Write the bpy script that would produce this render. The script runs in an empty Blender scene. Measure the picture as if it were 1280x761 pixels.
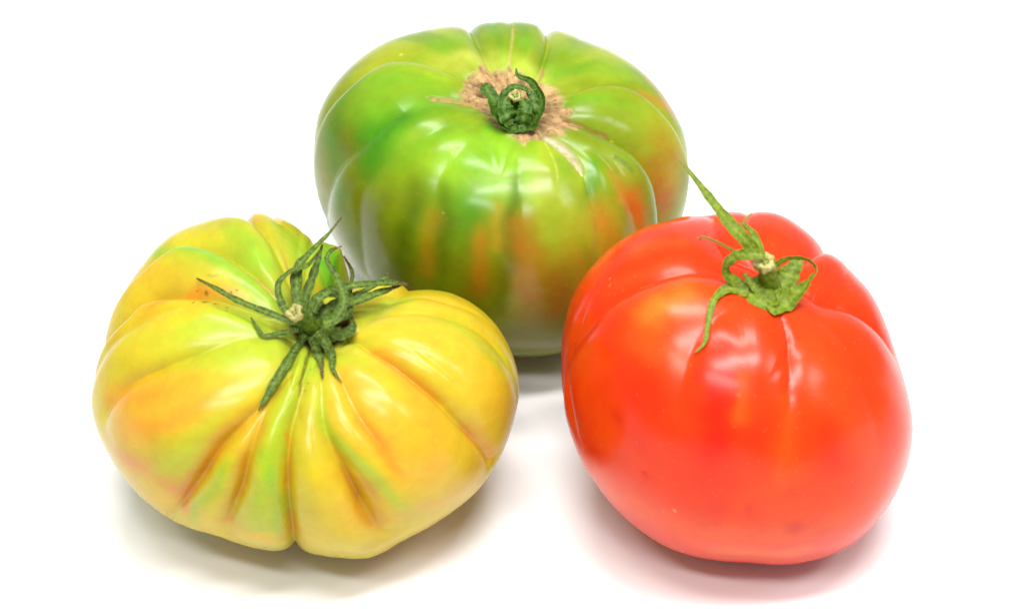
import bpy, math, random
import numpy as np
from mathutils import Vector, Matrix
from mathutils.bvhtree import BVHTree
R = math.radians
random.seed(7)
C = bpy.context.scene.collection
scene = bpy.context.scene

# ------------------------------------------------------------------ camera
ELEV, DIST, LENS = R(36.0), 0.66, 80.0
cam_d = bpy.data.cameras.new('camera')
cam = bpy.data.objects.new('camera', cam_d); C.objects.link(cam)
cam_d.lens = LENS; cam_d.sensor_width = 36.0
cam_d.clip_start = 0.01; cam_d.clip_end = 50
TGT = Vector((0, 0, 0.03))
cam.location = TGT + Vector((0, -math.cos(ELEV), math.sin(ELEV))) * DIST
cam.rotation_euler = (math.pi/2 - ELEV, 0, 0)
scene.camera = cam
cam_d.dof.use_dof = True
cam_d.dof.focus_distance = DIST - 0.035
cam_d.dof.aperture_fstop = 16

# ------------------------------------------------------------------ light
w = bpy.data.worlds.new('World'); scene.world = w; w.use_nodes = True
bg = w.node_tree.nodes['Background']
bg.inputs[0].default_value = (1.0, 1.0, 1.0, 1); bg.inputs[1].default_value = 0.34

def area(name, az, el, dist, sx, sy, power, col=(1, 1, 1)):
    ld = bpy.data.lights.new(name, 'AREA'); ld.shape = 'RECTANGLE'
    ld.size, ld.size_y, ld.energy, ld.color = sx, sy, power, col
    o = bpy.data.objects.new(name, ld); C.objects.link(o)
    az, el = R(az), R(el)
    v = Vector((math.sin(az)*math.cos(el), -math.cos(az)*math.cos(el), math.sin(el)))
    o.location = Vector((0, 0, 0.05)) + v*dist
    o.rotation_euler = (-v).to_track_quat('-Z', 'Y').to_euler()
    return o
area('ceiling_lamp', 12, 73, 1.5, 0.95, 0.17, 19.0)
area('rear_ceiling_lamp', 165, 83, 1.6, 0.95, 0.16, 15.0)
area('front_lamp', -14, 55, 1.6, 0.90, 0.14, 10.0)
area('side_lamp', 70, 50, 1.6, 0.4, 0.3, 4.0)

scene.view_settings.view_transform = 'Standard'
scene.view_settings.look = 'None'
scene.view_settings.exposure = 0.15
scene.view_settings.gamma = 1.0
scene.render.engine = 'CYCLES'

# ------------------------------------------------------------------ helpers
def lin(c):
    c = np.asarray(c, float)/255.0
    return np.where(c <= 0.04045, c/12.92, ((c+0.055)/1.055)**2.4)

CAM = np.array(cam.location)
RX = np.array([1., 0, 0]); UP = np.array([0, math.sin(ELEV), math.cos(ELEV)])
FW = np.array([0, math.cos(ELEV), -math.sin(ELEV)])
K = 36.0/LENS/1280.0
def ray(px, py):                   # photo pixel -> viewing direction (unit depth)
    return FW + RX*((px-640)*K) + UP*((380.5-py)*K)
def project(P):
    q = P - CAM
    d = q @ FW
    return np.stack([640 + (q @ RX)/d/K, 380.5 - (q @ UP)/d/K], -1)

_lat = np.random.RandomState(3).rand(32, 32, 32)
def noise(p):                      # smooth value noise, -1..1
    p = np.asarray(p); i = np.floor(p).astype(int); f = p - i; f = f*f*(3-2*f)
    r = 0
    for a in (0, 1):
        for b in (0, 1):
            for c in (0, 1):
                wgt = (f[..., 0] if a else 1-f[..., 0])*(f[..., 1] if b else 1-f[..., 1])*(f[..., 2] if c else 1-f[..., 2])
                r = r + wgt*_lat[(i[..., 0]+a) % 32, (i[..., 1]+b) % 32, (i[..., 2]+c) % 32]
    return r*2-1
def fbm(p, n=3):
    return sum(noise(np.asarray(p)*2**k + 7.3*k)*0.5**k for k in range(n))/1.6

def poly_dist(U, pts, reach=None, signed=False):
    """distance of every row of U to a polyline on the unit sphere, the position 0..1 along it (and the side)"""
    best = np.full(len(U), 9.0); tt = np.zeros(len(U)); sd = np.zeros(len(U))
    n = len(pts)-1
    sel = np.arange(len(U))
    if reach is not None:
        c = pts.mean(0); rad = np.linalg.norm(pts-c, axis=1).max()+reach
        sel = np.nonzero(((U-c)**2).sum(1) < rad*rad)[0]
    Us = U[sel]; bs = best[sel]; ts = tt[sel]; ss = sd[sel]
    for i in range(n):
        a, b = pts[i], pts[i+1]; ab = b-a; q = Us-a
        t = np.clip((q @ ab)/max(ab @ ab, 1e-9), 0, 1)
        r = q-t[:, None]*ab
        d = np.sqrt((r*r).sum(1))
        m = d < bs
        bs[m] = d[m]; ts[m] = (i+t[m])/n
        if signed:
            ss[m] = np.sign((Us[m]*np.cross(ab, q[m])).sum(1))
    best[sel] = bs; tt[sel] = ts; sd[sel] = ss
    return (best, tt, sd) if signed else (best, tt)

def smooth_path(P, n):             # Catmull-Rom through the points
    P = [np.array(p, float) for p in P]
    P = [2*P[0]-P[1]] + P + [2*P[-1]-P[-2]]
    m = len(P)-3; out = []
    for k in range(n):
        s = k/(n-1)*m; i = min(int(s), m-1); t = s-i
        a, b, c, d = P[i:i+4]
        out.append(0.5*((2*b)+(c-a)*t+(2*a-5*b+4*c-d)*t*t+(3*b-a-3*c+d)*t**3))
    return np.array(out)

def mesh_obj(name, V, F, mat, parent=None, smooth=True):
    me = bpy.data.meshes.new(name); me.from_pydata([tuple(v) for v in V], [], F)
    if smooth: me.polygons.foreach_set('use_smooth', [True]*len(me.polygons))
    me.materials.append(mat); me.update()
    o = bpy.data.objects.new(name, me); C.objects.link(o)
    if parent: o.parent = parent
    return o

# ------------------------------------------------------------------ tomato bodies
NU, NV = 680, 340
class Tomato: pass

def grid(nu, nv):
    th = np.linspace(0, 1, nv+1)
    th = math.pi*(th - 0.10*np.sin(2*math.pi*th)/ (2*math.pi)*1.5 )
    ph = np.arange(nu)*2*math.pi/nu
    T, P_ = np.meshgrid(th[1:-1], ph, indexing='ij')
    U = np.stack([np.sin(T)*np.cos(P_), np.sin(T)*np.sin(P_), np.cos(T)], -1).reshape(-1, 3)
    return np.vstack([[[0, 0, 1.]], U, [[0, 0, -1.]]])

def body(spec):
    t = Tomato(); t.spec = spec
    cx, cy = spec['centre']; apx = spec['a']; rt = spec['ratio']
    d = ray(cx, cy)
    tt = CAM[2]/(rt*apx*K - d[2])
    a = apx*K*tt; t.t0 = tt
    t.pos = CAM + d*tt; t.size = a
    t.scale = a*np.array([1, spec.get('depth', 1.0), rt])
    tx, ty = R(spec['tilt'][0]), R(spec['tilt'][1])        # towards the viewer, to the right
    t.rot = np.array(Matrix.Rotation(ty, 3, 'Y') @ Matrix.Rotation(tx, 3, 'X'))
    lut = None                     # photo pixel -> unit direction, refined pass by pass
    g = np.ones(72); t.g = g
    t.drop = np.zeros(3)
    def unproj(px, py):
        if lut is None:
            dd = ray(px, py)
            for s in np.linspace(1, 0, 60):
                dd = ray(cx+(px-cx)*s, cy+(py-cy)*s)
                o = (t.rot.T @ (CAM-t.pos))/t.scale; v = (t.rot.T @ dd)/t.scale
                A, B, Cc = v@v, o@v, o@o-1
                disc = B*B-A*Cc
                if disc > 0:
                    q = o+v*((-B-math.sqrt(disc))/A); return q/np.linalg.norm(q)
        bv, Uv, F = lut
        for s in np.linspace(1, 0, 200):
            dd = Vector(ray(cx+(px-cx)*s, cy+(py-cy)*s)); 
            hit = bv.ray_cast(Vector(CAM), dd.normalized())
            if hit[0] is not None:
                f = F[hit[2]]; q = Uv[list(f)].mean(0); return q/np.linalg.norm(q)
        return np.array([0, 0, 1.])
    t.unproj = unproj
    def line(pts):
        if isinstance(pts[0], str):            # hidden side: ('polar', (azimuth, polar), ...)
            r = []
            for az, po in pts[1:]:
                az, po = R(az), R(po)
                r.append(np.array([math.sin(az)*math.sin(po), math.cos(az)*math.sin(po), math.cos(po)]))
            return smooth_path(r, 14)
        r = smooth_path([unproj(*p) for p in pts], 6*len(pts))
        return r/np.linalg.norm(r, axis=1)[:, None]
    t.line = line
    def shape(U, full):
        s0 = unproj(*spec['stem_px']) if not hasattr(t, 's0') or lut is not None else t.s0
        t.s0 = s0
        al = np.arccos(np.clip(U@s0, -1, 1))
        t.alpha = al
        # soft wobble, so that no lobe is a perfect curve
        Rr = 1 + 0.022*fbm(U*1.7+spec['seed'], 2)
        acc = np.zeros(len(U)); acc2 = acc*0
        for gi, gr in enumerate(spec['grooves']):
            dep, wb, wn, pts = gr[:4]
            ends = gr[4] if len(gr) > 4 else (0.75, 1.0, 0.8, 0.15)
            if t.passno <= 3:                        # the rounds settle where each crease runs
                new = t.line(pts); old = t.paths.get(gi, new)
                new = 0.5*old+0.5*new; t.paths[gi] = new/np.linalg.norm(new, axis=1)[:, None]
            Pn = t.paths[gi]; n0 = len(Pn)-1
            if (len(gr) > 4 and gr[4][-1] >= 0.6):   # runs on over the far side
                a_, b_ = Pn[-7], Pn[-1]; ax_ = np.cross(a_, b_); ax_ /= np.linalg.norm(ax_)
                ext = [b_*math.cos(q)+np.cross(ax_, b_)*math.sin(q) for q in (.12, .24, .36, .5, .65, .8)]
                Pn = np.vstack([Pn, ext])
            asy = gr[5] if len(gr) > 5 else 0.0
            dd, ss, sd = poly_dist(U, Pn, 4*wb*(1+abs(asy)), True)
            dd = dd/np.clip(1+asy*sd, 0.3, 3)
            n1 = len(Pn)-1; over = np.clip(ss*n1/n0-1, 0, 1)
            k = np.interp(np.clip(ss*n1/n0, 0, 1), np.linspace(0, 1, len(ends)), ends)*(1-0.8*over)
            ds = np.sqrt(dd*dd+(0.22*wn)**2)-0.22*wn
            fall = 0.62*np.clip(1-ds/(2.4*wb), 0, 1)**2 + 0.38*np.exp(-ds/wn)
            acc += (dep*k*fall)**2.2
            if dep < 0.4: acc2 += (dep*k*fall)**2.2
        acc = acc**(1/2.2)
        Rr = Rr*(1-acc)
        t.acc = acc2**(1/2.2)
        Rr *= 1-spec['pit'][0]*np.exp(-(al/spec['pit'][1])**2) - spec['pit'][2]*np.exp(-(al/spec['pit'][3])**2)
        # blossom end
        Rr *= 1-0.07*np.exp(-((math.pi-al)/0.35)**2)
        # softened shoulders
        Rr *= 1+spec.get('shoulder', 0.03)*np.sin(2*np.clip(al, 0, math.pi/2))**2
        P = (U*Rr[:, None]*t.scale) @ t.rot.T
        return P
    out = np.array(spec['outline'], float)
    oa = np.arctan2(-(out[:, 1]-cy), out[:, 0]-cx); orr = np.hypot(out[:, 0]-cx, out[:, 1]-cy)
    oo = np.argsort(oa); oa, orr = oa[oo], orr[oo]
    angs = (np.arange(72)+0.5)/72*2*math.pi-math.pi
    target = np.interp(angs, np.r_[oa-2*math.pi, oa, oa+2*math.pi], np.r_[orr, orr, orr])
    def apply_g(P):  # body stretched in the camera's view plane to match an outline in image pixels
        q = P - 0
        x, y = q@RX, q@UP; an = np.arctan2(y, x)
        gg = np.interp(an, np.r_[angs-2*math.pi, angs, angs+2*math.pi], np.r_[t.g, t.g, t.g])
        return q + np.outer(x*(gg-1), RX) + np.outer(y*(gg-1), UP)
    def faces(nu, nv):
        F = []
        for i in range(nv-2):
            b = 1+i*nu
            for j in range(nu):
                k = (j+1) % nu
                F.append((b+j, b+nu+j, b+nu+k, b+k))
        n = 1+(nv-1)*nu
        for j in range(nu):
            k = (j+1) % nu
            F.append((0, 1+j, 1+k)); F.append((n, n-nu+k, n-nu+j))
        return F
    cnu, cnv = 220, 120
    Uc = grid(cnu, cnv); Fc = faces(cnu, cnv)
    t.paths = {}; t.passno = 0
    for it in range(5):
        t.passno = it
        P0 = shape(Uc, False)
        for k in range(2):
            P = apply_g(P0)+t.pos
            # keep it standing on the table: slide along the line of sight
            for _ in range(3):
                mz = P[:, 2].min()+0.0006
                dd = ray(cx, cy); shift = -mz/dd[2]
                t.pos = t.pos + dd*shift; P = P+dd*shift
            pr = project(P)-np.array([cx, cy])
            an = np.arctan2(-pr[:, 1], pr[:, 0]); rr = np.hypot(pr[:, 0], pr[:, 1])
            idx = ((an+math.pi)/(2*math.pi)*72).astype(int) % 72
            mx = np.zeros(72); np.maximum.at(mx, idx, rr)
            ratio = target/np.maximum(mx, 1)
            ker = np.exp(-(np.arange(-8, 9)/1.6)**2); ker /= ker.sum()
            ratio = np.convolve(np.r_[ratio[-8:], ratio, ratio[:8]], ker, 'valid')
            t.g = np.clip(t.g*ratio, 0.72, 1.35)
            if 'cleft' in spec:        # no outline to follow where the cleft opens
                ad = np.degrees(angs); sk = (ad > spec['cleft'][0]) & (ad < spec['cleft'][1])
                t.g[sk] = np.interp(ad[sk], ad[~sk], t.g[~sk])
        P = apply_g(P0)+t.pos
        lut = (BVHTree.FromPolygons([tuple(p) for p in P], Fc), Uc, Fc)
    U = grid(NU, NV); P0 = shape(U, True)
    t.U = U
    # cork around the stem
    t.paint = paint_body(t, U)
    P = apply_g(P0)
    if t.disp is not None:
        nn = P/np.linalg.norm(P, axis=1)[:, None]
        P = P + nn*t.disp[:, None]
    P = P+t.pos
    z = P[:, 2]; P[:, 2] = np.where(z < 0.004, 0.0002+0.0038*np.exp((z-0.004)/0.0038), z)   # flattened where it rests
    F = faces(NU, NV)
    t.bvh = None
    base = bpy.data.objects.new(spec['name'], None); C.objects.link(base)
    bl = Vector((t.pos[0], t.pos[1], 0)); base.location = bl; base.empty_display_size = 0.02
    t.root = base; t.origin = np.array(bl)
    me = bpy.data.meshes.new('body')
    Pl = P-t.origin
    me.from_pydata(Pl.tolist(), [], F)
    me.polygons.foreach_set('use_smooth', np.ones(len(F), bool))
    ca = me.color_attributes.new('skin_colour', 'FLOAT_COLOR', 'POINT')
    ca.data.foreach_set('color', np.c_[t.paint, np.ones(len(U))].astype(np.float32).ravel())
    fa = me.attributes.new('cork', 'FLOAT', 'POINT'); fa.data.foreach_set('value', t.cork.astype(np.float32))
    me.materials.append(spec['mat']()); me.update()
    o = bpy.data.objects.new('body', me); C.objects.link(o); o.parent = base
    t.body = o
    t.bvh = lut[0]
    base['label'] = spec['label']; base['category'] = 'tomato'; base['group'] = 'ripening beefsteak tomatoes on the white surface'
    return t

def paint_body(t, U):
    sp = t.spec
    warp = np.stack([fbm(U*5+sp['seed']+k*11.1, 3) for k in range(3)], -1)
    W = U + 0.040*warp
    W /= np.linalg.norm(W, axis=1)[:, None]
    s0 = t.s0
    e1 = np.cross([0, 1, 0.1], s0); e1 /= np.linalg.norm(e1); e2 = np.cross(s0, e1)
    al = np.arccos(np.clip(U@s0, -1, 1)); az = np.arctan2(U@e2, U@e1)
    col = np.tile(lin(sp['base']), (len(U), 1))
    streak = fbm(np.stack([np.cos(az)*sp['streak_k']+3, np.sin(az)*sp['streak_k']+5, al*1.3+sp['seed']], -1), 3)
    patch = fbm(U*2.2+sp['seed']+4, 3)
    for colr, amt, src, lo, hi in sp['mottle']:
        v = streak if src == 's' else patch
        k = np.clip((v-lo)/(hi-lo), 0, 1)*amt
        col = col*(1-k[:, None]) + lin(colr)*k[:, None]
    gk = np.clip(t.acc/sp.get('groove_ref', 0.10), 0, 1)**1.5*sp['groove_tint'][1]
    col = col*(1-gk[:, None]) + lin(sp['groove_tint'][0])*gk[:, None]
    mott = fbm(U*14+sp['seed'], 3)
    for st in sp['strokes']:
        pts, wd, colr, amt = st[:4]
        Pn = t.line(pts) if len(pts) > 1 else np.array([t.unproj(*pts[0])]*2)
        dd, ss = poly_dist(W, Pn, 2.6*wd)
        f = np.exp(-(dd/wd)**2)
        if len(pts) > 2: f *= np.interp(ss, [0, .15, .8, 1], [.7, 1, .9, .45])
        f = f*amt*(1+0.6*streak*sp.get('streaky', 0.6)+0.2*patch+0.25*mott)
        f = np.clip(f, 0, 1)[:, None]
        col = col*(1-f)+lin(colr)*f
    t.disp = np.zeros(len(U)); t.cork = np.zeros(len(U))
    fine = fbm(U*46, 3); fine2 = fbm(U*17+9, 2)
    for colr, pts in sp.get('cork', []):
        cpt = t.unproj(*pts[0])
        a1 = np.cross([0.3, 1, 0.1], cpt); a1 /= np.linalg.norm(a1); a2 = np.cross(cpt, a1)
        q = np.array([t.unproj(*p) for p in pts[1:]])
        qa = np.arctan2(q@a2, q@a1); qr = np.arccos(np.clip(q@cpt, -1, 1)); o = np.argsort(qa); qa, qr = qa[o], qr[o]
        ua = np.arctan2(U@a2, U@a1); ur = np.arccos(np.clip(U@cpt, -1, 1))
        lim = np.interp(ua, np.r_[qa-2*math.pi, qa, qa+2*math.pi], np.r_[qr, qr, qr])
        rayn = fbm(np.stack([np.cos(ua)*7+2, np.sin(ua)*7+4, ur*5], -1), 3)
        m = 1/(1+np.exp((ur-lim*(1+0.12*fine2+0.10*rayn))/0.007))
        cc = lin(colr)*(1+0.30*fine+0.2*fine2+0.7*rayn)[:, None]
        dark = np.clip((-fine2-0.15)*2.4, 0, 1)*0.5
        cc = cc*(1-dark[:, None])+lin((95, 60, 30))*dark[:, None]
        # cork rays
        col = col*(1-m[:, None])+np.clip(cc, 0, 1)*m[:, None]
        t.cork = np.maximum(t.cork, m)
        t.disp += m*(0.0004*fine+0.0005*fine2+0.0008*rayn)
    for pts, wd, colr, amt, rough, dz in sp.get('seams', []):
        Pn = t.line(pts); dd, ss = poly_dist(U+0.004*np.stack([fine, fine2, fine], -1), Pn, 0.1)
        ww = wd*np.interp(ss, [0, .3, .75, 1], [.8, 1, .8, .15])
        f = np.clip(1.5-dd/ww, 0, 1)*amt*np.clip(0.85+0.5*fine, 0, 1)
        cc = lin(colr)*(1+0.3*fine)[:, None]
        col = col*(1-f[:, None])+cc*f[:, None]
        t.cork = np.maximum(t.cork, f*rough); t.disp += f*dz
    for (px, py, r, colr) in sp.get('specks', []):
        c = t.unproj(px, py); d = np.linalg.norm(U-c+0.006*np.stack([fine, fine2, -fine], -1), axis=1)
        f = np.clip(1.4-d/(r*1.0), 0, 1)*0.85
        col = col*(1-f[:, None])+lin(colr)*f[:, None]
    f1 = fbm(U*38+3, 3); f2 = fbm(U*9+sp['seed'], 3)
    col = col*(1+np.outer(0.05*f1+0.07*f2, [0.5, 1.6, 1.0]))
    return np.clip(col*sp['albedo'], 0.002, 0.95)

# ------------------------------------------------------------------ materials
def skin_material(name, sss, rough, radius, tint_noise):
    m = bpy.data.materials.new(name); m.use_nodes = True; nt = m.node_tree; N = nt.nodes; Lk = nt.links
    b = N['Principled BSDF']
    at = N.new('ShaderNodeAttribute'); at.attribute_name = 'skin_colour'
    ck = N.new('ShaderNodeAttribute'); ck.attribute_name = 'cork'
    tc = N.new('ShaderNodeTexCoord')
    nz = N.new('ShaderNodeTexNoise'); nz.inputs['Scale'].default_value = 900; nz.inputs['Detail'].default_value = 3
    Lk.new(tc.outputs['Object'], nz.inputs['Vector'])
    n2 = N.new('ShaderNodeTexNoise'); n2.inputs['Scale'].default_value = 130; n2.inputs['Detail'].default_value = 4
    Lk.new(tc.outputs['Object'], n2.inputs['Vector'])
    hsv = N.new('ShaderNodeHueSaturation')
    mr = N.new('ShaderNodeMapRange'); mr.inputs['From Min'].default_value = 0.3; mr.inputs['From Max'].default_value = 0.7
    mr.inputs['To Min'].default_value = 1-tint_noise; mr.inputs['To Max'].default_value = 1+tint_noise
    Lk.new(n2.outputs['Fac'], mr.inputs['Value']); Lk.new(mr.outputs[0], hsv.inputs['Value'])
    Lk.new(at.outputs['Color'], hsv.inputs['Color'])
    # tiny pale lenticels in the skin
    vo = N.new('ShaderNodeTexVoronoi'); vo.inputs['Scale'].default_value = 330; vo.inputs['Randomness'].default_value = 1
    Lk.new(tc.outputs['Object'], vo.inputs['Vector'])
    ls = N.new('ShaderNodeMapRange'); ls.inputs['From Min'].default_value = 0.05; ls.inputs['From Max'].default_value = 0.13
    ls.inputs['To Min'].default_value = 0.05; ls.inputs['To Max'].default_value = 0
    Lk.new(vo.outputs['Distance'], ls.inputs['Value'])
    mx = N.new('ShaderNodeMix'); mx.data_type = 'RGBA'
    Lk.new(ls.outputs[0], mx.inputs['Factor']); Lk.new(hsv.outputs[0], mx.inputs[6]); mx.inputs[7].default_value = (0.8, 0.66, 0.30, 1)
    ns = N.new('ShaderNodeTexNoise'); ns.inputs['Scale'].default_value = 620; ns.inputs['Detail'].default_value = 5; ns.inputs['Roughness'].default_value = 0.7
    Lk.new(tc.outputs['Object'], ns.inputs['Vector'])
    cm = N.new('ShaderNodeMapRange'); cm.inputs['From Min'].default_value = 0.52; cm.inputs['From Max'].default_value = 0.68; cm.inputs['To Max'].default_value = 0.9
    Lk.new(ns.outputs['Fac'], cm.inputs['Value'])
    cq = N.new('ShaderNodeMath'); cq.operation = 'MULTIPLY'; Lk.new(cm.outputs[0], cq.inputs[0]); Lk.new(ck.outputs['Fac'], cq.inputs[1])
    m3 = N.new('ShaderNodeMix'); m3.data_type = 'RGBA'
    Lk.new(cq.outputs[0], m3.inputs['Factor']); Lk.new(mx.outputs[2], m3.inputs[6]); m3.inputs[7].default_value = (0.16, 0.07, 0.025, 1)
    Lk.new(m3.outputs[2], b.inputs['Base Color'])
    b.inputs['Subsurface Weight'].default_value = sss
    b.inputs['Subsurface Scale'].default_value = 0.004
    b.inputs['Subsurface Radius'].default_value = radius
    rm = N.new('ShaderNodeMapRange'); rm.inputs['To Min'].default_value = rough; rm.inputs['To Max'].default_value = 0.8
    Lk.new(ck.outputs['Fac'], rm.inputs['Value'])
    ra = N.new('ShaderNodeMath'); ra.operation = 'MULTIPLY_ADD'; ra.inputs[1].default_value = 0.10
    Lk.new(n2.outputs['Fac'], ra.inputs[0]); Lk.new(rm.outputs[0], ra.inputs[2])
    Lk.new(ra.outputs[0], b.inputs['Roughness'])
    b.inputs['IOR'].default_value = 1.33
    bm1 = N.new('ShaderNodeBump'); bm1.inputs['Strength'].default_value = 0.10; bm1.inputs['Distance'].default_value = 0.0006
    Lk.new(n2.outputs['Fac'], bm1.inputs['Height'])
    bm2 = N.new('ShaderNodeBump'); bm2.inputs['Strength'].default_value = 0.05; bm2.inputs['Distance'].default_value = 0.0001
    Lk.new(nz.outputs['Fac'], bm2.inputs['Height']); Lk.new(bm1.outputs[0], bm2.inputs['Normal'])
    bm3 = N.new('ShaderNodeBump'); bm3.inputs['Distance'].default_value = 0.0012
    Lk.new(ck.outputs['Fac'], bm3.inputs['Strength']); Lk.new(ns.outputs['Fac'], bm3.inputs['Height']); Lk.new(bm2.outputs[0], bm3.inputs['Normal'])
    Lk.new(bm3.outputs[0], b.inputs['Normal'])
    return m

def leaf_material(name, c1, c2, scale=260, rough=0.55, tip=None):
    m = bpy.data.materials.new(name); m.use_nodes = True; nt = m.node_tree; N = nt.nodes; Lk = nt.links
    b = N['Principled BSDF']
    tc = N.new('ShaderNodeTexCoord')
    nz = N.new('ShaderNodeTexNoise'); nz.inputs['Scale'].default_value = scale; nz.inputs['Detail'].default_value = 5
    Lk.new(tc.outputs['Object'], nz.inputs['Vector'])
    cr = N.new('ShaderNodeValToRGB'); cr.color_ramp.elements[0].position = 0.28; cr.color_ramp.elements[1].position = 0.78
    cr.color_ramp.elements[0].color = (*lin(c1), 1); cr.color_ramp.elements[1].color = (*lin(c2), 1)
    Lk.new(nz.outputs['Fac'], cr.inputs['Fac'])
    last = cr.outputs[0]
    va = N.new('ShaderNodeAttribute'); va.attribute_name = 'vein'
    mv = N.new('ShaderNodeMix'); mv.data_type = 'RGBA'; mv.blend_type = 'SCREEN'
    Lk.new(va.outputs['Fac'], mv.inputs['Factor']); Lk.new(last, mv.inputs[6]); mv.inputs[7].default_value = (0.07, 0.09, 0.02, 1)
    last = mv.outputs[2]
    if tip is not None:
        at = N.new('ShaderNodeAttribute'); at.attribute_name = 'dry'
        mx = N.new('ShaderNodeMix'); mx.data_type = 'RGBA'
        Lk.new(at.outputs['Fac'], mx.inputs['Factor']); Lk.new(last, mx.inputs[6]); mx.inputs[7].default_value = (*lin(tip), 1)
        last = mx.outputs[2]
    Lk.new(last, b.inputs['Base Color'])
    b.inputs['Roughness'].default_value = rough
    b.inputs['Specular IOR Level'].default_value = 0.22
    b.inputs['Subsurface Weight'].default_value = 0.06; b.inputs['Subsurface Scale'].default_value = 0.0008
    b.inputs['Subsurface Radius'].default_value = (0.5, 1, 0.2)
    bp = N.new('ShaderNodeBump'); bp.inputs['Strength'].default_value = 0.7; bp.inputs['Distance'].default_value = 0.0006
    n3 = N.new('ShaderNodeTexNoise'); n3.inputs['Scale'].default_value = 900; n3.inputs['Detail'].default_value = 3
    Lk.new(tc.outputs['Object'], n3.inputs['Vector'])
    Lk.new(n3.outputs['Fac'], bp.inputs['Height']); Lk.new(bp.outputs[0], b.inputs['Normal'])
    return m

# ------------------------------------------------------------------ table
def table():
    m = bpy.data.materials.new('white_sheet'); m.use_nodes = True; N = m.node_tree.nodes; Lk = m.node_tree.links
    b = N['Principled BSDF']
    tc = N.new('ShaderNodeTexCoord'); nz = N.new('ShaderNodeTexNoise'); nz.inputs['Scale'].default_value = 60; nz.inputs['Detail'].default_value = 5
    Lk.new(tc.outputs['Object'], nz.inputs['Vector'])
    cr = N.new('ShaderNodeValToRGB'); cr.color_ramp.elements[0].color = (0.865, 0.865, 0.865, 1); cr.color_ramp.elements[1].color = (0.885, 0.885, 0.885, 1)
    Lk.new(nz.outputs['Fac'], cr.inputs['Fac']); Lk.new(cr.outputs[0], b.inputs['Base Color'])
    b.inputs['Roughness'].default_value = 0.45
    n = 24; V = []; F = []
    prof = [(-3.0, 0), (-1, 0), (0, 0), (1.6, 0)] + [(1.6+0.5*math.sin(a), 0.5-0.5*math.cos(a)) for a in np.linspace(0.15, math.pi/2, 9)] + [(2.1, 1.2)]
    for y, z in prof:
        for x in (-3.2, -1.2, 0, 1.2, 3.2): V.append((x, y, z))
    for i in range(len(prof)-1):
        for j in range(4):
            a = i*5+j; F.append((a, a+1, a+6, a+5))
    o = mesh_obj('white_table_surface', V, F, m); o['kind'] = 'structure'
table()

# ------------------------------------------------------------------ stems and sepals
def anchor_t(t, px, py):
    h = t.bvh.ray_cast(Vector(CAM), Vector(ray(px, py)).normalized())
    if h[0] is None: return None
    return (np.array(h[0])-CAM) @ FW
def place(t, px, py, h, lift):
    """h: mm nearer to the viewer than the calyx centre (None: lying on the skin)"""
    ts = anchor_t(t, px, py)
    if h is None: tt = ts if ts is not None else t.at
    else: tt = t.at - h*0.001
    if ts is not None: tt = min(tt, ts-lift)
    return CAM + ray(px, py)*tt

def ribbon(name, t, pts, widths, mat, parent, lift=0.0012, fold=0.25, twist=0.0, thick=0.16, n=34, dry=0.2, side=None, ragged=0.08):
    """a sepal: tapered blade swept along a path; widths in photo pixels"""
    path = smooth_path([place(t, p[0], p[1], p[2], lift) for p in pts], n)
    ws = np.interp(np.linspace(0, 1, n), np.linspace(0, 1, len(widths)), widths)*K*t.at*0.5
    tw = np.interp(np.linspace(0, 1, n), np.linspace(0, 1, len(twist)), twist) if isinstance(twist, (list, tuple)) else np.linspace(0, twist, n)
    m = 16; V = []; F = []; dr = []; ve = []
    Tn = np.gradient(path, axis=0); Tn /= np.linalg.norm(Tn, axis=1)[:, None]
    rs = np.random.RandomState(abs(hash((pts[0][0], pts[-1][1]))) % 9999)
    ph = rs.rand(4)*6
    for i in range(n):
        T = Tn[i]; view = (CAM-path[i]); view /= np.linalg.norm(view)
        nrm = 0.6*view + 0.4*np.array([0, 0, 1.]); S = np.cross(T, nrm); S /= max(np.linalg.norm(S), 1e-6); Nn = np.cross(S, T)
        c_, s_ = math.cos(tw[i]), math.sin(tw[i]); S, Nn = S*c_+Nn*s_, Nn*c_-S*s_
        wv = ws[i]*(1+ragged*math.sin(i*0.9+ph[0])+ragged*0.6*math.sin(i*2.1+ph[1]))
        th = max(ws[i]*thick*0.7, 0.0002)
        for j in range(m):
            a = 2*math.pi*j/m; x = math.cos(a); y = math.sin(a)
            fo = 0.8*fold*(abs(x)**1.4)*wv + 0.10*wv*math.sin(i*1.3+ph[2])*x + 0.10*wv*math.sin(i*0.7+ph[3])
            rib = 0.55*math.exp(-(x/0.16)**2)*wv*0.28
            ve.append((0.8 if abs(x) < 0.1 else 0.0)+(0.35 if abs(x) > 0.93 else 0))
            V.append(path[i]+S*wv*x+Nn*(rib*np.sign(y)*0.6+th*y*(1-0.4*x*x)+fo)-t.origin)
            u = i/(n-1); dr.append(min(1, max(0, (u-(1-dry))/max(dry, 1e-3)))*0.9+0.25*max(0, abs(x)-0.85)*2)
    for i in range(n-1):
        for j in range(m):
            k = (j+1) % m; F.append((i*m+j, i*m+k, (i+1)*m+k, (i+1)*m+j))
    V.append(path[0]-t.origin); V.append(path[-1]-t.origin); dr += [0, 0.9]; ve += [0, 0]
    for j in range(m):
        k = (j+1) % m; F.append((n*m, k, j)); F.append((n*m+1, (n-1)*m+j, (n-1)*m+k))
    o = mesh_obj(name, V, F, mat, parent)
    fa = o.data.attributes.new('dry', 'FLOAT', 'POINT'); fa.data.foreach_set('value', np.array(dr, np.float32))
    fv = o.data.attributes.new('vein', 'FLOAT', 'POINT'); fv.data.foreach_set('value', np.array(ve, np.float32))
    t.__dict__.setdefault('blades', []).append((path, ws, Tn))
    return o

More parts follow.
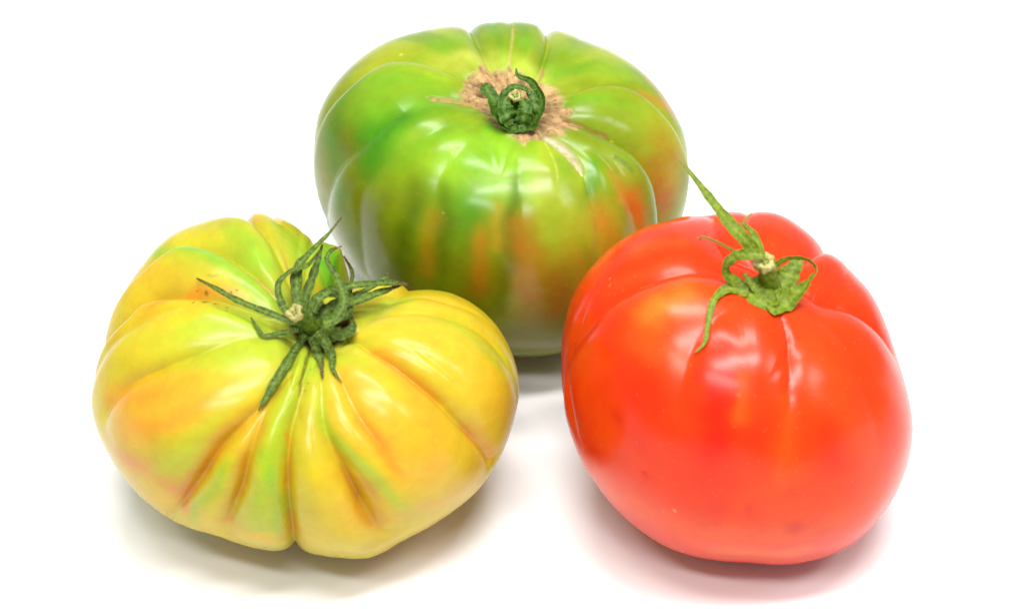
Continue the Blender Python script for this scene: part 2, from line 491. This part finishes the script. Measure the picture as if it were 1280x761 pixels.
def tube(name, pts, rads, mat, parent, origin, m=20, n=20, cap=True, bump=0.0, elli=1.0):
    path = smooth_path(pts, n); rr = np.interp(np.linspace(0, 1, n), np.linspace(0, 1, len(rads)), rads)
    Tn = np.gradient(path, axis=0); Tn /= np.linalg.norm(Tn, axis=1)[:, None]
    V = []; F = []
    for i in range(n):
        S = np.cross(Tn[i], [0.2, 1, 0.3]); S /= np.linalg.norm(S); B = np.cross(Tn[i], S)
        for j in range(m):
            a = 2*math.pi*j/m; r = rr[i]*(1+bump*math.sin(5*a+i*0.1)+bump*0.7*math.sin(2*a+1+i*0.3))
            V.append(path[i]+S*r*math.cos(a)+B*r*math.sin(a)*elli-origin)
    for i in range(n-1):
        for j in range(m):
            k = (j+1) % m; F.append((i*m+j, i*m+k, (i+1)*m+k, (i+1)*m+j))
    if cap:
        V.append(path[0]-origin); V.append(path[-1]-origin)
        for j in range(m):
            k = (j+1) % m; F.append((n*m, k, j)); F.append((n*m+1, (n-1)*m+j, (n-1)*m+k))
    return mesh_obj(name, V, F, mat, parent), path, Tn, rr

def cut_face(stem, tip, T, r, mat, rimmat, origin, hollow=0.45):
    """the pale cut end of the stem: a raised ring round a sunken pith"""
    T = T/np.linalg.norm(T); S = np.cross(T, [0.2, 1, 0.3]); S /= np.linalg.norm(S); B = np.cross(T, S)
    prof = [(1.03, -0.5), (1.06, 0.05), (0.98, 0.22), (0.8, 0.28), (hollow+.12, 0.20), (hollow, 0.08), (hollow*.6, -0.04), (0.02, -0.02)]
    V = []; F = []; m = 22
    for k, (q, z) in enumerate(prof):
        for j in range(m):
            a = 2*math.pi*j/m; w = 1+0.11*math.sin(3*a+1)+0.09*math.sin(5*a+k)
            zz = z+0.13*math.sin(4*a+k)+0.08*math.sin(7*a)
            V.append(tip+(S*math.cos(a)+B*math.sin(a))*r*q*w+T*r*zz-origin)
    for k in range(len(prof)-1):
        for j in range(m):
            l = (j+1) % m; F.append((k*m+j, k*m+l, (k+1)*m+l, (k+1)*m+j))
    F.append(tuple((len(prof)-1)*m+j for j in range(m)))
    return mesh_obj('cut_end', V, F, mat, stem)

def hub(t, px, py, r, mat, nlobe=7, squash=0.45, h=0, lift=0.0015, seed=0):
    """the leafy disc in which the sepals meet"""
    c = place(t, px, py, h, lift)
    ax = (t.rot @ t.s0); ax = ax/np.linalg.norm(ax)
    S = np.cross(ax, [0, 1, 0.2]); S /= np.linalg.norm(S); B = np.cross(ax, S)
    V = []; F = []; nr, m = 9, 48; rr = r*K*t.at
    for i in range(nr):
        for j in range(m):
            a = 2*math.pi*j/m; q = math.sin(i/(nr-1)*math.pi)
            z = math.cos(i/(nr-1)*math.pi)
            w = 1+0.22*math.cos(nlobe*a+seed)+0.12*math.sin(3*a+seed)
            V.append(c+(S*math.cos(a)+B*math.sin(a))*rr*q*w+ax*rr*squash*(z+0.12*math.sin(nlobe*a*2+i))-t.origin)
    for i in range(nr-1):
        for j in range(m):
            k = (j+1) % m; F.append((i*m+j, (i+1)*m+j, (i+1)*m+k, i*m+k))
    return mesh_obj('calyx', V, F, mat, t.root)

MATS = {}
G_MAT = lambda: skin_material('green_tomato_skin', 0.10, 0.17, (0.6, 1.0, 0.2), 0.05)
Y_MAT = lambda: skin_material('yellow_tomato_skin', 0.15, 0.21, (1.0, 0.7, 0.2), 0.04)
R_MAT = lambda: skin_material('red_tomato_skin', 0.10, 0.185, (1.0, 0.25, 0.1), 0.04)

LIME=(150,196,40); GRN=(84,158,28); DGRN=(60,128,20); OLV=(132,128,8); OLVD=(120,118,14); ORG=(214,120,30); ROR=(216,84,30); YLW=(222,214,60)

GREEN = dict(name='green_tomato', label='green tomato at the back with orange blushes and a brown corky ring round its stem',
  centre=(626, 237), a=236, ratio=0.80, depth=1.0, tilt=(9, 0), stem_px=(645, 130), seed=2.1, mat=G_MAT,
  pit=(0.14, 0.42, 0.05, 0.16), shoulder=0.05,
  outline=[(390,200),(393,160),(405,125),(430,90),(465,60),(510,40),(550,33),(590,31),(640,27),(683,33),(720,46),(760,60),(800,85),(835,125),(855,165),(862,210),(860,245),(850,285),(830,335),(795,385),(745,425),(700,443),(660,447),(600,440),(540,418),(490,385),(450,345),(420,305),(402,265),(392,230)],
  grooves=[
   (.075,.12,.055,[(596,104),(560,88),(530,79),(486,81),(440,107),(415,132),(400,165)],(.5,.8,1,1,.6),-.5),
   (.072,.14,.06,[(612,136),(575,127),(540,126),(500,148),(455,182),(428,208),(412,245),(406,275)],(.8,.9,.5,.6,.8,.4),-.4),
   (.035,.10,.07,[(610,150),(560,160),(510,186),(475,212),(455,242),(447,282),(455,340)],(.2,.5,.8,1,.9,.5)),
   (.020,.09,.05,[(605,165),(575,190),(548,235),(535,300),(535,360)],(.2,.9,.8,.4,.1)),
   (.020,.09,.05,[(648,172),(650,215),(652,300),(655,380)],(.2,.8,.7,.4,.1)),
   (.045,.08,.03,[(684,172),(706,190),(727,218),(742,260),(745,330),(735,390)],(.7,1,.9,.6,.4,.1)),
   (.030,.06,.03,[(725,185),(756,206),(777,237),(792,275),(795,330)],(.2,.8,1,.8,.3)),
   (.20,.15,.04,[(708,150),(745,168),(780,190),(803,218),(814,247),(820,280),(820,320)],(.5,.9,1,1,.9,.5),.5),
   (.075,.10,.03,[(704,132),(722,112),(757,104),(797,115),(831,141),(855,178),(862,215)],(.5,.7,.8,1,1,.9),.5),
   (.025,.05,.03,[(725,135),(765,134),(805,158),(835,200)],(.2,1,.9,.3)),
   (.11,.11,.035,[(664,112),(677,85),(684,60),(686,44)],(.6,.9,1,1),.3),
   (.025,.05,.02,[(641,100),(638,70),(637,45),(637,30)],(.5,.8,.8,.6)),
   (.09,.10,.035,[(625,106),(610,80),(598,55),(588,38)],(.6,.8,1,1)),
   ],
  streaky=1.4, albedo=0.66, base=(134,164,18), streak_k=3.2, groove_tint=((128,150,30), 0.35), groove_ref=0.12,
  mottle=[(GRN,.85,'s',0.0,.3),(YLW,.4,'s',-.1,-.45),(OLV,.35,'p',0,.4)],
  strokes=[
   ([(480,330),(560,360),(650,380),(740,360),(800,300)],.42,OLV,.75),  # olive lower flank, its colour also darkened to stand for shade
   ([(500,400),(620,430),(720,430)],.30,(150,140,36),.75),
   ([(430,150),(450,240),(470,310)],.16,OLV,.6),
   ([(440,120),(520,95),(580,110)],.13,(146,192,36),.8),
   ([(460,140),(510,130),(560,120)],.10,(128,184,30),.7),
   ([(450,180),(490,165),(540,150)],.08,(84,158,24),.7),
   ([(470,200),(520,180),(590,160)],.09,GRN,.8),
   ([(470,120),(540,60),(600,50)],.10,(126,180,40),.6),
   ([(560,80),(600,75),(620,95)],.09,(214,222,90),.7),
   ([(640,80),(665,90),(690,100)],.09,(206,226,80),.75),
   ([(655,50),(675,60)],.06,(120,180,50),.7),
   ([(700,60),(750,75),(800,100)],.10,(134,180,40),.7),
   ([(700,90),(760,90),(800,100)],.07,(100,170,36),.7),
   ([(715,125),(770,125),(820,160)],.08,(120,178,34),.8),
   ([(740,150),(790,170),(830,215)],.09,(130,160,28),.8),
   ([(795,75),(825,105),(845,140)],.06,(206,140,50),.7),
   ([(800,118),(830,128),(842,145)],.035,(214,130,50),.8),
   ([(832,180),(838,215),(835,250)],.11,(206,84,32),.85),
   ([(815,200),(825,240),(830,270)],.10,(196,100,30),.8),
   ([(540,190),(640,195),(710,215)],.17,(160,210,44),.85),([(560,215),(640,240),(700,250)],.10,(168,206,50),.5),
   ([(600,195),(590,260)],.08,GRN,.3),([(700,200),(715,240)],.05,(40,140,40),.6),([(740,200),(735,235),(728,260)],.035,(60,150,40),.75),
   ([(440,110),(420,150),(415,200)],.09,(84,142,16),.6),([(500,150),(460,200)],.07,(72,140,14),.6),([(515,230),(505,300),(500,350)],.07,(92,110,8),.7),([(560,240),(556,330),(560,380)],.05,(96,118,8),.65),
   ([(645,230),(640,320),(630,390)],.045,(84,120,10),.7),([(690,230),(695,300)],.05,(130,170,26),.6),
   ([(490,250),(480,310)],.05,(140,150,24),.4),
   ([(540,270),(535,340)],.05,(190,130,24),.5),
   ([(607,290),(605,330),(603,370)],.05,(200,118,24),.55),([(625,260),(622,310)],.03,(190,160,30),.5),
   ([(660,290),(662,340),(665,390)],.085,(196,116,30),.75),([(700,330),(702,370),(695,400)],.09,(180,100,34),.65),
   ([(720,310),(730,345),(720,380)],.06,(206,140,40),.6),
   ([(745,270),(760,300),(765,330)],.09,(214,116,34),.75),([(780,230),(795,260),(800,290)],.075,(214,104,36),.8),([(765,215),(775,250)],.04,(206,150,44),.5),
   ([(760,190),(790,220)],.05,(150,170,40),.6),
   ([(405,230),(415,280),(440,340)],.12,(196,186,140),.55),  # pale reflection of the white surface, painted into the skin colour
  ],
  cork=[((216,176,120),[(645,132),(577,110),(583,98),(596,90),(606,83),(612,91),(632,92),(636,84),(641,92),(662,99),(667,103),(684,112),(699,124),(709,137),(716,150),(722,158),(704,165),(690,174),(668,180),(648,176),(628,164),(608,146),(590,132),(580,126)])],
  seams=[([(600,134),(575,127),(552,125),(532,123)],.023,(206,164,104),.95,.8,-0.0006),
         ([(684,174),(703,189),(718,206),(729,221)],.025,(232,214,180),.95,.7,-0.0006),
         ([(667,112),(674,97),(679,84)],.014,(200,160,96),.9,.7,-0.0004),
         ([(636,92),(637,70),(641,50),(641,29)],.010,(206,190,96),.75,.3,0),
         ([(708,152),(735,162),(760,176),(775,188)],.012,(160,110,60),.7,.5,-0.0003),
         ([(680,178),(693,205),(700,240)],.007,(206,210,90),.6,.2,0),
         ([(606,95),(602,88),(600,82)],.012,(170,120,70),.7,.5,0),
         ([(772,196),(783,206),(790,217)],.010,(96,130,60),.7,.4,0.0003),([(768,204),(776,213),(784,222)],.006,(190,190,90),.7,.4,0)],
  specks=[(499,70,.010,(225,220,100)),(565,192,.008,(220,220,90)),(765,177,.008,(230,220,80)),(552,265,.006,(190,190,90))])

YEL = dict(name='yellow_tomato', label='deeply ribbed yellow tomato with orange and lime patches and a shaggy dark calyx',
  centre=(381, 482), cleft=(46, 74), a=268, ratio=0.68, depth=0.93, tilt=(13, 0), stem_px=(392, 408), seed=5.4, mat=Y_MAT,
  pit=(0.16, 0.45, 0.10, 0.17), shoulder=0.05,
  outline=[(113,500),(117,470),(130,425),(140,395),(150,370),(175,335),(200,305),(230,283),(265,271),(305,268),(340,266),(370,278),(392,294),(425,315),(455,335),(480,350),(510,357),(550,357),(590,373),(620,400),(640,435),(650,478),(643,528),(625,574),(593,620),(557,648),(507,674),(469,695),(433,700),(400,695),(368,687),(334,688),(313,684),(281,674),(252,667),(220,655),(181,628),(142,582),(121,540)],
  grooves=[
   (.12,.10,.03,[(380,378),(380,350),(385,318),(391,294)],(.7,1,1,1),-.45),
   (.13,.10,.03,[(372,372),(360,349),(352,329),(337,299),(311,272)],(.6,.9,1,1,1),-.45),
   (.12,.10,.03,[(360,385),(343,370),(317,345),(284,322),(245,309),(205,312)],(.6,.8,.9,1,1,.9),-.45),
   (.13,.11,.03,[(355,404),(337,398),(297,382),(238,373),(199,378),(166,392),(139,416)],(.5,.7,.9,1,1,.9,.6),-.45),
   (.040,.06,.03,[(260,382),(212,390),(175,406),(133,442)],(.2,1,1,.6)),
   (.085,.10,.035,[(360,416),(345,417),(297,424),(248,444),(199,464),(156,486),(130,520)],(.5,.5,.5,.8,1,.8,.4)),
   (.115,.09,.038,[(372,432),(355,465),(330,503),(284,553),(252,592),(224,630),(205,650)],(.5,.5,.7,1,1,.7,.2)),
   (.095,.065,.03,[(378,440),(366,462),(333,514),(314,567),(302,606),(286,650),(280,670)],(.5,.5,.7,1,1,.6,.3)),
   (.13,.075,.025,[(390,436),(380,471),(364,539),(361,602),(366,660),(368,690)],(.5,.6,.8,1,1,.8)),
   (.12,.08,.035,[(402,440),(401,490),(409,539),(427,581),(452,627),(478,665)],(.4,.5,.8,1,1,.3)),
   (.04,.05,.03,[(425,570),(442,588),(463,614),(485,648)],(.3,1,1,.2)),
   (.075,.07,.03,[(415,450),(430,482),(451,521),(479,563),(502,604)],(.3,.8,1,.7,.2)),
   (.13,.09,.028,[(425,408),(449,421),(471,438),(516,474),(550,502),(580,537),(614,576)],(.5,.8,1,1,.9,.7,.3)),
   (.030,.05,.025,[(500,425),(540,450),(570,480),(590,510)],(.2,1,1,.2)),
   (.034,.06,.022,[(440,407),(470,396),(510,389),(561,396),(607,421),(637,464),(645,520)],(.3,.6,1,1,.8,.4,.1)),
   (.022,.05,.022,[(455,388),(480,376),(520,370),(560,376),(600,395)],(.3,.8,1,.8,.2)),
   (.62,.24,.14,['polar',(24,4),(24,20),(23,38),(22,62),(22,85),(22,115)],(.1,.7,1.0,1.0,.9,.5)),
   (.10,.12,.035,['polar',(-12,45),(-14,75),(-12,110)])],
  albedo=0.66, base=(222,196,38), streak_k=2.4, groove_tint=((222,140,30), 0.4), groove_ref=0.15,
  mottle=[((186,202,44),.7,'s',-0.05,.3),((240,176,48),.4,'p',.05,.45),((236,208,60),.4,'s',-.1,-.4)],
  strokes=[
   ([(385,395),(385,440)],.40,(182,208,52),.85),([(300,290),(340,320)],.18,(176,204,50),.7),([(200,310),(260,300)],.14,(204,200,48),.6),([(240,345),(300,365)],.10,(190,204,60),.6),
   ([(400,320),(412,350),(425,330)],.16,(104,184,40),.97),([(345,280),(375,310),(378,345)],.07,(170,206,50),.8),
   ([(290,280),(325,320),(350,355)],.06,(150,204,50),.8),([(210,300),(260,290),(290,300)],.08,(216,200,44),.6),
   ([(190,318),(250,314),(300,345),(335,375)],.045,(146,200,54),.85),
   ([(160,350),(220,350),(280,360)],.09,(232,186,44),.7),
   ([(180,385),(240,365),(300,372)],.035,(244,160,44),.8),
   ([(240,400),(290,395),(330,405)],.06,(176,210,50),.7),([(150,430),(200,410),(250,405)],.06,(222,206,50),.7),
   ([(125,440),(150,400)],.06,(206,200,60),.6),
   ([(230,410),(310,405)],.07,(180,208,46),.7),([(240,470),(310,450),(350,430)],.09,(186,206,50),.8),([(190,430),(240,420)],.06,(200,206,50),.6),([(160,460),(220,440)],.06,(222,204,50),.6),
   ([(140,500),(200,490),(260,470)],.07,(246,160,44),.8),([(150,530),(220,520),(290,490)],.10,(246,170,50),.8),
   ([(140,560),(190,590),(240,625)],.08,(240,158,78),.65),
   ([(200,590),(250,550),(310,490)],.06,(200,200,50),.75),
   ([(225,630),(252,592),(284,553),(330,505)],.045,(226,116,28),.6),([(284,648),(302,606),(314,567),(330,515)],.035,(222,128,30),.6),
   ([(235,645),(270,610),(290,580)],.035,(170,200,40),.8),
   ([(325,660),(330,600),(345,540),(365,480)],.065,(166,200,40),.85),([(315,560),(320,530)],.03,(240,200,60),.6),
   ([(361,602),(364,540)],.014,(226,150,30),.7),([(370,640),(372,660)],.03,(230,150,40),.7),
   ([(300,640),(345,640),(400,650)],.10,(196,204,56),.6),([(385,660),(380,600),(378,530),(385,480)],.045,(214,196,48),.7),
   ([(405,490),(410,520),(430,555),(470,600),(520,640)],.03,(180,206,46),.85),
   ([(430,590),(452,627),(476,662)],.035,(216,132,32),.6),([(445,595),(462,615),(483,648)],.025,(216,140,34),.6),
   ([(420,500),(450,560)],.03,(246,190,50),.6),
   ([(440,480),(500,560),(560,600)],.12,(248,188,50),.85),([(470,440),(500,470),(540,520)],.05,(246,180,46),.7),
   ([(451,521),(479,563),(500,602)],.035,(240,150,40),.7),([(520,500),(540,560),(540,600)],.10,(244,172,46),.6),([(500,420),(560,430),(600,480)],.09,(240,186,46),.6),([(330,560),(345,620),(350,670)],.035,(150,196,40),.7),([(471,438),(516,474),(550,502)],.025,(236,140,36),.8),([(580,537),(600,560),(614,576)],.035,(236,150,40),.8),
   ([(460,410),(520,410),(580,450),(620,510)],.10,(246,196,50),.85),([(450,400),(480,380),(520,372)],.05,(190,210,56),.8),([(430,440),(470,450)],.05,(214,206,54),.6),
   ([(640,450),(645,500),(625,560)],.035,(180,186,40),.7),([(620,420),(640,470)],.03,(206,200,50),.6),
   ([(500,640),(560,620),(600,580)],.06,(236,186,80),.6),([(420,680),(460,680)],.05,(214,196,50),.6),
   ([(300,670),(350,680)],.04,(206,206,90),.6),
  ],
  cork=[((120,76,40),[(400,408),(366,395),(368,418),(386,438),(402,442),(420,428),(438,414),(444,404),(436,396),(410,385),(385,380)])],
  seams=[([(374,372),(365,352),(358,330),(350,312)],.010,(196,150,70),.8,.4,0),([(352,376),(335,362),(318,347)],.010,(214,160,80),.7,.3,0),
         ([(386,440),(382,455),(376,478),(371,496)],.011,(120,84,30),.85,.5,-.0003),([(365,470),(350,490),(335,512)],.008,(190,120,40),.5,.2,0),
         ([(258,343),(265,346),(273,343)],.008,(150,160,50),.7,.3,0),([(354,400),(330,396),(300,391)],.008,(176,130,50),.5,.2,0)],
  specks=[(260,366,.010,(120,84,20)),(254,378,.013,(110,76,24)),(240,378,.007,(130,90,30)),(268,380,.008,(120,80,20)),(281,384,.007,(110,70,20)),(290,366,.009,(130,80,20)),(295,363,.006,(120,80,20)),(193,381,.006,(200,140,40)),(388,462,.005,(110,120,30)),(384,478,.005,(100,110,30)),(392,470,.004,(100,110,30)),(380,488,.005,(100,110,30)),(286,388,.005,(110,70,20)),(246,362,.004,(120,80,20))])

RED = dict(name='red_tomato', label='bright red tomato with shallow ribs and one long pointed sepal sticking up',
  centre=(921, 486), a=221, ratio=0.90, depth=1.0, tilt=(8, 9), stem_px=(962, 352), seed=9.2, mat=R_MAT,
  pit=(0.10, 0.45, 0.05, 0.18), shoulder=0.05,
  outline=[(700,440),(704,405),(717,365),(742,330),(775,300),(820,278),(860,270),(900,267),(935,264),(970,266),(1000,279),(1022,300),(1040,318),(1062,336),(1088,365),(1106,400),(1116,430),(1130,470),(1141,510),(1143,541),(1134,587),(1111,633),(1072,676),(1033,697),(1000,705),(965,708),(941,704),(905,701),(867,695),(832,683),(789,654),(750,612),(725,573),(708,523),(702,480)],
  grooves=[
   (.075,.13,.04,[(948,338),(918,322),(900,303),(893,285),(890,268)],(.6,1,1,.8,.5)),
   (.062,.15,.055,[(945,352),(907,349),(855,345),(811,357),(772,378),(731,419),(708,462),(705,500)],(.5,.8,1,1,1,.8,.6,.3),-.4),
   (.050,.16,.035,[(967,380),(977,402),(984,430),(986,475),(984,530),(980,590)],(.35,.8,1,.8,.5,.1)),
   (.095,.16,.045,[(985,355),(1020,372),(1053,380),(1089,401),(1115,437)],(.4,.9,1,.8,.4),.3),
   (.085,.13,.035,[(975,342),(998,328),(1020,316)],(.6,.9,1,1),.4),
   (.06,.11,.04,[(958,335),(947,310),(940,288),(936,272)],(.6,1,.9,.7)),
   (.036,.14,.07,[(925,378),(900,395),(875,425),(850,490),(845,560)],(.6,1,.9,.5,.1)),
   (.022,.14,.09,[(1005,385),(1030,405),(1060,440),(1085,500),(1095,570)],(.4,.5,.8,.7,.2)),
   (.030,.07,.03,[(757,350),(728,400),(714,450),(712,500),(722,545)],(.2,.7,1,1,.2)),
   (.06,.12,.035,['polar',(-35,50),(-38,75),(-30,110)])],
  albedo=0.74, base=(238,60,3), streak_k=2.2, groove_tint=((234,40,12), 0.4), groove_ref=0.08,
  mottle=[((248,90,18),.35,'s',0.0,.5),((232,40,3),.55,'p',-.05,.45)],
  strokes=[
   ([(962,352),(962,358)],.55,(246,70,24),.75),
   ([(820,385),(850,370)],.11,(250,140,44),.85),([(760,360),(800,340),(850,325)],.06,(248,76,24),.6),([(790,430),(850,440)],.08,(246,88,26),.5),
   ([(800,310),(850,300)],.06,(250,90,30),.6),
   ([(750,600),(830,650),(920,670),(1020,660),(1090,620)],.15,(246,88,12),.8),([(900,690),(1000,690)],.08,(246,112,24),.6),
   ([(1010,470),(1060,520),(1110,580)],.12,(246,72,24),.6),
   ([(720,440),(725,520),(760,590)],.09,(226,34,10),.6),
   ([(895,450),(900,520),(890,590)],.12,(236,26,3),.75),([(1030,540),(1045,570)],.09,(236,34,4),.6),([(930,470),(925,520)],.04,(248,100,24),.5),([(985,500),(983,600)],.05,(248,84,14),.5),
   ([(996,657),(998,660)],.055,(224,58,24),.85),([(935,636),(936,638)],.03,(232,52,20),.6),([(803,592),(804,593)],.03,(222,36,12),.6),([(870,655),(890,650)],.03,(238,62,24),.5),
   ([(770,520),(775,525)],.035,(222,34,12),.6),
  ],
  cork=[],
  seams=[([(870,346),(840,351),(812,358),(790,366)],.004,(240,150,60),.35,.1,0)],
  specks=[(842,636,.010,(250,170,90)),(831,638,.006,(250,150,80)),(762,350,.006,(250,150,70)),(763,356,.006,(250,150,70)),(743,356,.005,(250,130,60)),(924,494,.012,(250,110,40)),(803,590,.016,(200,34,14))])

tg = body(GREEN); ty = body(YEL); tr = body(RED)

# ------------------------------------------------------------------ calyxes
leafY = leaf_material('dark_calyx', (32,54,6), (96,122,26), 900, .6, tip=(84,58,30))
leafR = leaf_material('fresh_calyx', (70,96,10), (126,140,26), 900, .5, tip=(140,110,50))
leafG = leaf_material('curled_calyx', (22,58,6), (76,116,20), 900, .5, tip=(100,90,40))
dryM = leaf_material('dry_sepal', (60,40,20), (120,92,50), 400, .7)
cutM = leaf_material('cut_stem', (120,112,50), (204,196,128), 700, .7)

hairM = leaf_material('fine_hair', (170,180,120), (225,228,190), 900, .6)
def hairs(t, parent, n):
    """the fine pale fuzz on the sepals"""
    rs = np.random.RandomState(5); V = []; F = []
    for _ in range(n):
        path, ws, Tn = t.blades[rs.randint(len(t.blades))]
        i = rs.randint(1, len(path)-2); d = rs.normal(size=3); T = Tn[i]
        d -= T*(d@T)*0.8; d /= np.linalg.norm(d)
        a = path[i]+np.cross(T, d)*ws[i]*rs.uniform(-.9, .9)
        L = rs.uniform(.0005, .0013); b = a+d*(L+ws[i]*0.3)+rs.normal(size=3)*.0001
        u = np.cross(d, [0.3, 0.5, 0.8]); u /= np.linalg.norm(u); v = np.cross(d, u); k = len(V); r = 0.00003
        V += [a+u*r-t.origin, a-u*r*.5+v*r*.87-t.origin, a-u*r*.5-v*r*.87-t.origin, b-t.origin]
        F += [(k, k+1, k+3), (k+1, k+2, k+3), (k+2, k, k+3), (k, k+2, k+1)]
    o = mesh_obj('fine_hairs', V, F, hairM, parent); o['kind'] = 'stuff'

# yellow tomato
t = ty; t.at = anchor_t(t, 392, 410)-0.003
cal = hub(t, 396, 410, 24, leafY, 7, .40, 2, seed=1)
cal['label'] = 'shaggy dark green calyx with withered tips'
H = 7
for pts, wd, kw in [
  ([(372,404,6),(340,393,6),(298,376,4),(271,361,3),(246,348,None)], [9,9,8,6,2], dict(twist=.4,fold=.4)),
  ([(374,412,6),(343,418,5),(329,419,5),(320,407,4),(314,397,3)], [9,6,5,4,1.5], dict(fold=.4)),
  ([(384,418,6),(371,434,5),(360,452,4),(343,479,3),(331,500,2),(323,513,None)], [9,9,12,11,7,1], dict(fold=.5)),
  ([(396,414,7),(406,428,6),(415,445,6),(416,461,5),(427,478,3)], [14,14,11,6,1], dict(fold=.5)),
  ([(390,420,6),(396,440,5),(401,452,3),(403,472,2)], [12,12,8,2], dict(fold=.5,dry=.5)),
  ([(372,398,6),(355,385,6),(348,359,4),(360,342,2),(384,333,0),(399,314,-2)], [12,10,9,8,9,2], dict(fold=.5,twist=.8)),
  ([(380,396,4),(372,370,2),(372,338,-1),(384,320,-3),(408,296,-6),(427,272,-8)], [16,16,14,9,6,1.5], dict(fold=.5,twist=.5)),
  ([(404,405,9),(421,397,9),(430,373,7),(419,345,5),(408,325,4),(414,313,2),(427,308,0)], [16,14,13,10,7,5,1.5], dict(fold=.5,twist=-.5)),
  ([(388,398,5),(396,376,3),(414,364,2),(445,357,-1),(483,354,-4),(511,356,-8)], [12,14,12,9,9,4], dict(fold=.6)),
  ([(396,402,3),(410,388,2),(436,380,0),(469,369,-3),(500,357,-7)], [14,16,13,12,5], dict(fold=.6,twist=.3)),
  ([(410,402,3),(436,392,1),(438,362,-2),(441,340,-4),(430,320,-6)], [14,12,6,7,3], dict(fold=.5,dry=.5,twist=1.0)),
  ([(402,408,5),(425,418,3),(440,410,0),(436,392,-3)], [14,18,12,3], dict(fold=.3)),
  ([(400,395,1),(420,380,-2),(452,366,-5),(481,348,-8),(482,342,-8)], [14,12,8,5,2], dict(fold=.5,dry=.3)),
  ([(376,392,2),(386,360,-2),(396,330,-5),(403,306,-7)], [12,12,9,2], dict(fold=.5,dry=.2)),
  ([(392,392,6),(402,372,6),(416,366,4),(428,382,4),(420,396,4)], [8,10,9,8,4], dict(fold=.3,twist=.6)),
  ]:
    ribbon('sepal', t, pts, [q*1.0 for q in wd], leafY, cal, **kw)
p0 = place(t, 395, 412, 3, .001); p1 = place(t, 385, 404, 8, .001); p2 = place(t, 368, 391, 14, .001)
hairs(t, cal, 1500)
stem, path, Tn, rr = tube('stem', [p0, p1, p2], [.0030, .0021, .0019, .0021], leafY, t.root, t.origin, bump=.05)
cut_face(stem, path[-1], Tn[-1], .0021, cutM, leafY, t.origin)

# red tomato
t = tr; t.at = anchor_t(t, 960, 358)-0.002
cal = hub(t, 958, 362, 20, leafR, 5, .40, 2, seed=3)
cal['label'] = 'fresh green calyx with looping sepals'
for pts, wd, kw in [
  ([(950,335,5),(945,318,6),(923,292,8),(897,261,8),(872,228,8),(846,196,8)], [12,15,18,13,8,2], dict(fold=.35,dry=.15,thick=.22)),
  ([(952,326,4),(949,312,4),(943,294,2),(930,279,1),(940,267,0)], [12,12,9,5,2], dict(fold=.4,dry=.3,twist=.5)),
  ([(926,318,2),(912,311,1),(897,303,1),(878,296,1),(874,300,0)], [4,4,3.5,3,2], dict(fold=.2,dry=.95)),
  ([(956,320,9),(936,318,9),(919,320,8),(907,331,7),(909,346,5),(928,360,4),(949,378,4),(970,388,3)], [10,14,14,13,15,18,16,10], dict(fold=.35,dry=.02,twist=[0,.3,.6,.9,.4,0,0,0])),
  ([(936,366,4),(922,362,4),(905,363,4),(891,378,4),(885,405,4),(881,428,3),(868,441,None)], [18,16,12,9,7,5,2], dict(fold=.4,dry=.12)),
  ([(962,390,4),(980,382,5),(996,368,6),(1010,354,7),(1020,340,7),(1016,328,6),(1000,322,4),(980,324,3),(966,338,2),(964,356,3)], [14,22,22,14,7,6,6,7,10,10], dict(fold=.35,dry=.02,n=54,twist=[0,0,.2,.7,1.2,1.3,1.2,.9,.5,.2])),
  ([(960,382,3),(968,366,2),(982,350,0),(992,336,-1),(1002,325,-2)], [20,30,32,22,8], dict(fold=.35,dry=.02)),
  ([(930,342,6),(940,356,6),(955,374,6),(973,389,4)], [6,9,9,6], dict(fold=.3,dry=.1)),
  ([(945,345,2),(955,360,2),(972,372,2),(990,372,2)], [18,24,22,10], dict(fold=.3,dry=.02)),
  ]:
    ribbon('sepal', t, pts, wd, leafR, cal, **kw)
p0 = place(t, 962, 358, 1, .001); p1 = place(t, 960, 342, 5, .001); p2 = place(t, 956, 328, 8, .001)
hairs(t, cal, 400)
stem, path, Tn, rr = tube('stem', [p0, p1, p2], [.0030, .0024, .0022, .0026], leafR, t.root, t.origin, bump=.05)
cut_face(stem, path[-1], Tn[-1], .0026, cutM, leafR, t.origin)

# green tomato
t = tg; t.at = anchor_t(t, 645, 142)-0.002
cal = hub(t, 645, 140, 21, leafG, 5, .55, 1, seed=2)
cal['label'] = 'dark green calyx curled into a small cup'
for pts, wd, kw in [
  ([(646,158,3),(664,156,5),(676,140,6),(676,119,5),(664,102,4),(648,95,3),(645,86,2)], [20,23,20,14,9,5,2], dict(fold=.5,dry=.05,twist=[0,.3,.7,.8,.6,.4,0])),
  ([(650,160,3),(632,155,5),(619,138,6),(616,124,6),(608,112,5),(612,106,3)], [20,26,24,18,16,7], dict(fold=.5,dry=.05,twist=[0,-.3,-.6,-.4,0,0])),
  ([(640,156,5),(634,146,7),(630,132,7),(634,122,5)], [18,24,18,6], dict(fold=.5,dry=.05)),
  ([(654,158,5),(655,146,7),(657,134,7),(652,124,5)], [14,20,18,6], dict(fold=.5,dry=.05)),
  ([(625,130,2),(632,116,3),(645,109,3),(658,114,3),(662,124,2)], [8,10,9,8,4], dict(fold=.4,dry=.05,twist=.6)),
  ([(664,150,4),(668,136,6),(666,122,5),(660,112,4)], [15,16,10,4], dict(fold=.5,dry=.05)),
  ]:
    ribbon('sepal', t, pts, wd, leafG, cal, **kw)
p0 = place(t, 646, 142, 0, .001); p1 = place(t, 645, 130, 3, .001); p2 = place(t, 644, 120, 6, .001)
hairs(t, cal, 400)
stem, path, Tn, rr = tube('stem', [p0, p1, p2], [.0028, .0020, .0017, .0016], leafG, t.root, t.origin, bump=.05)
cut_face(stem, path[-1], Tn[-1], .0017, cutM, leafG, t.origin, hollow=.6)
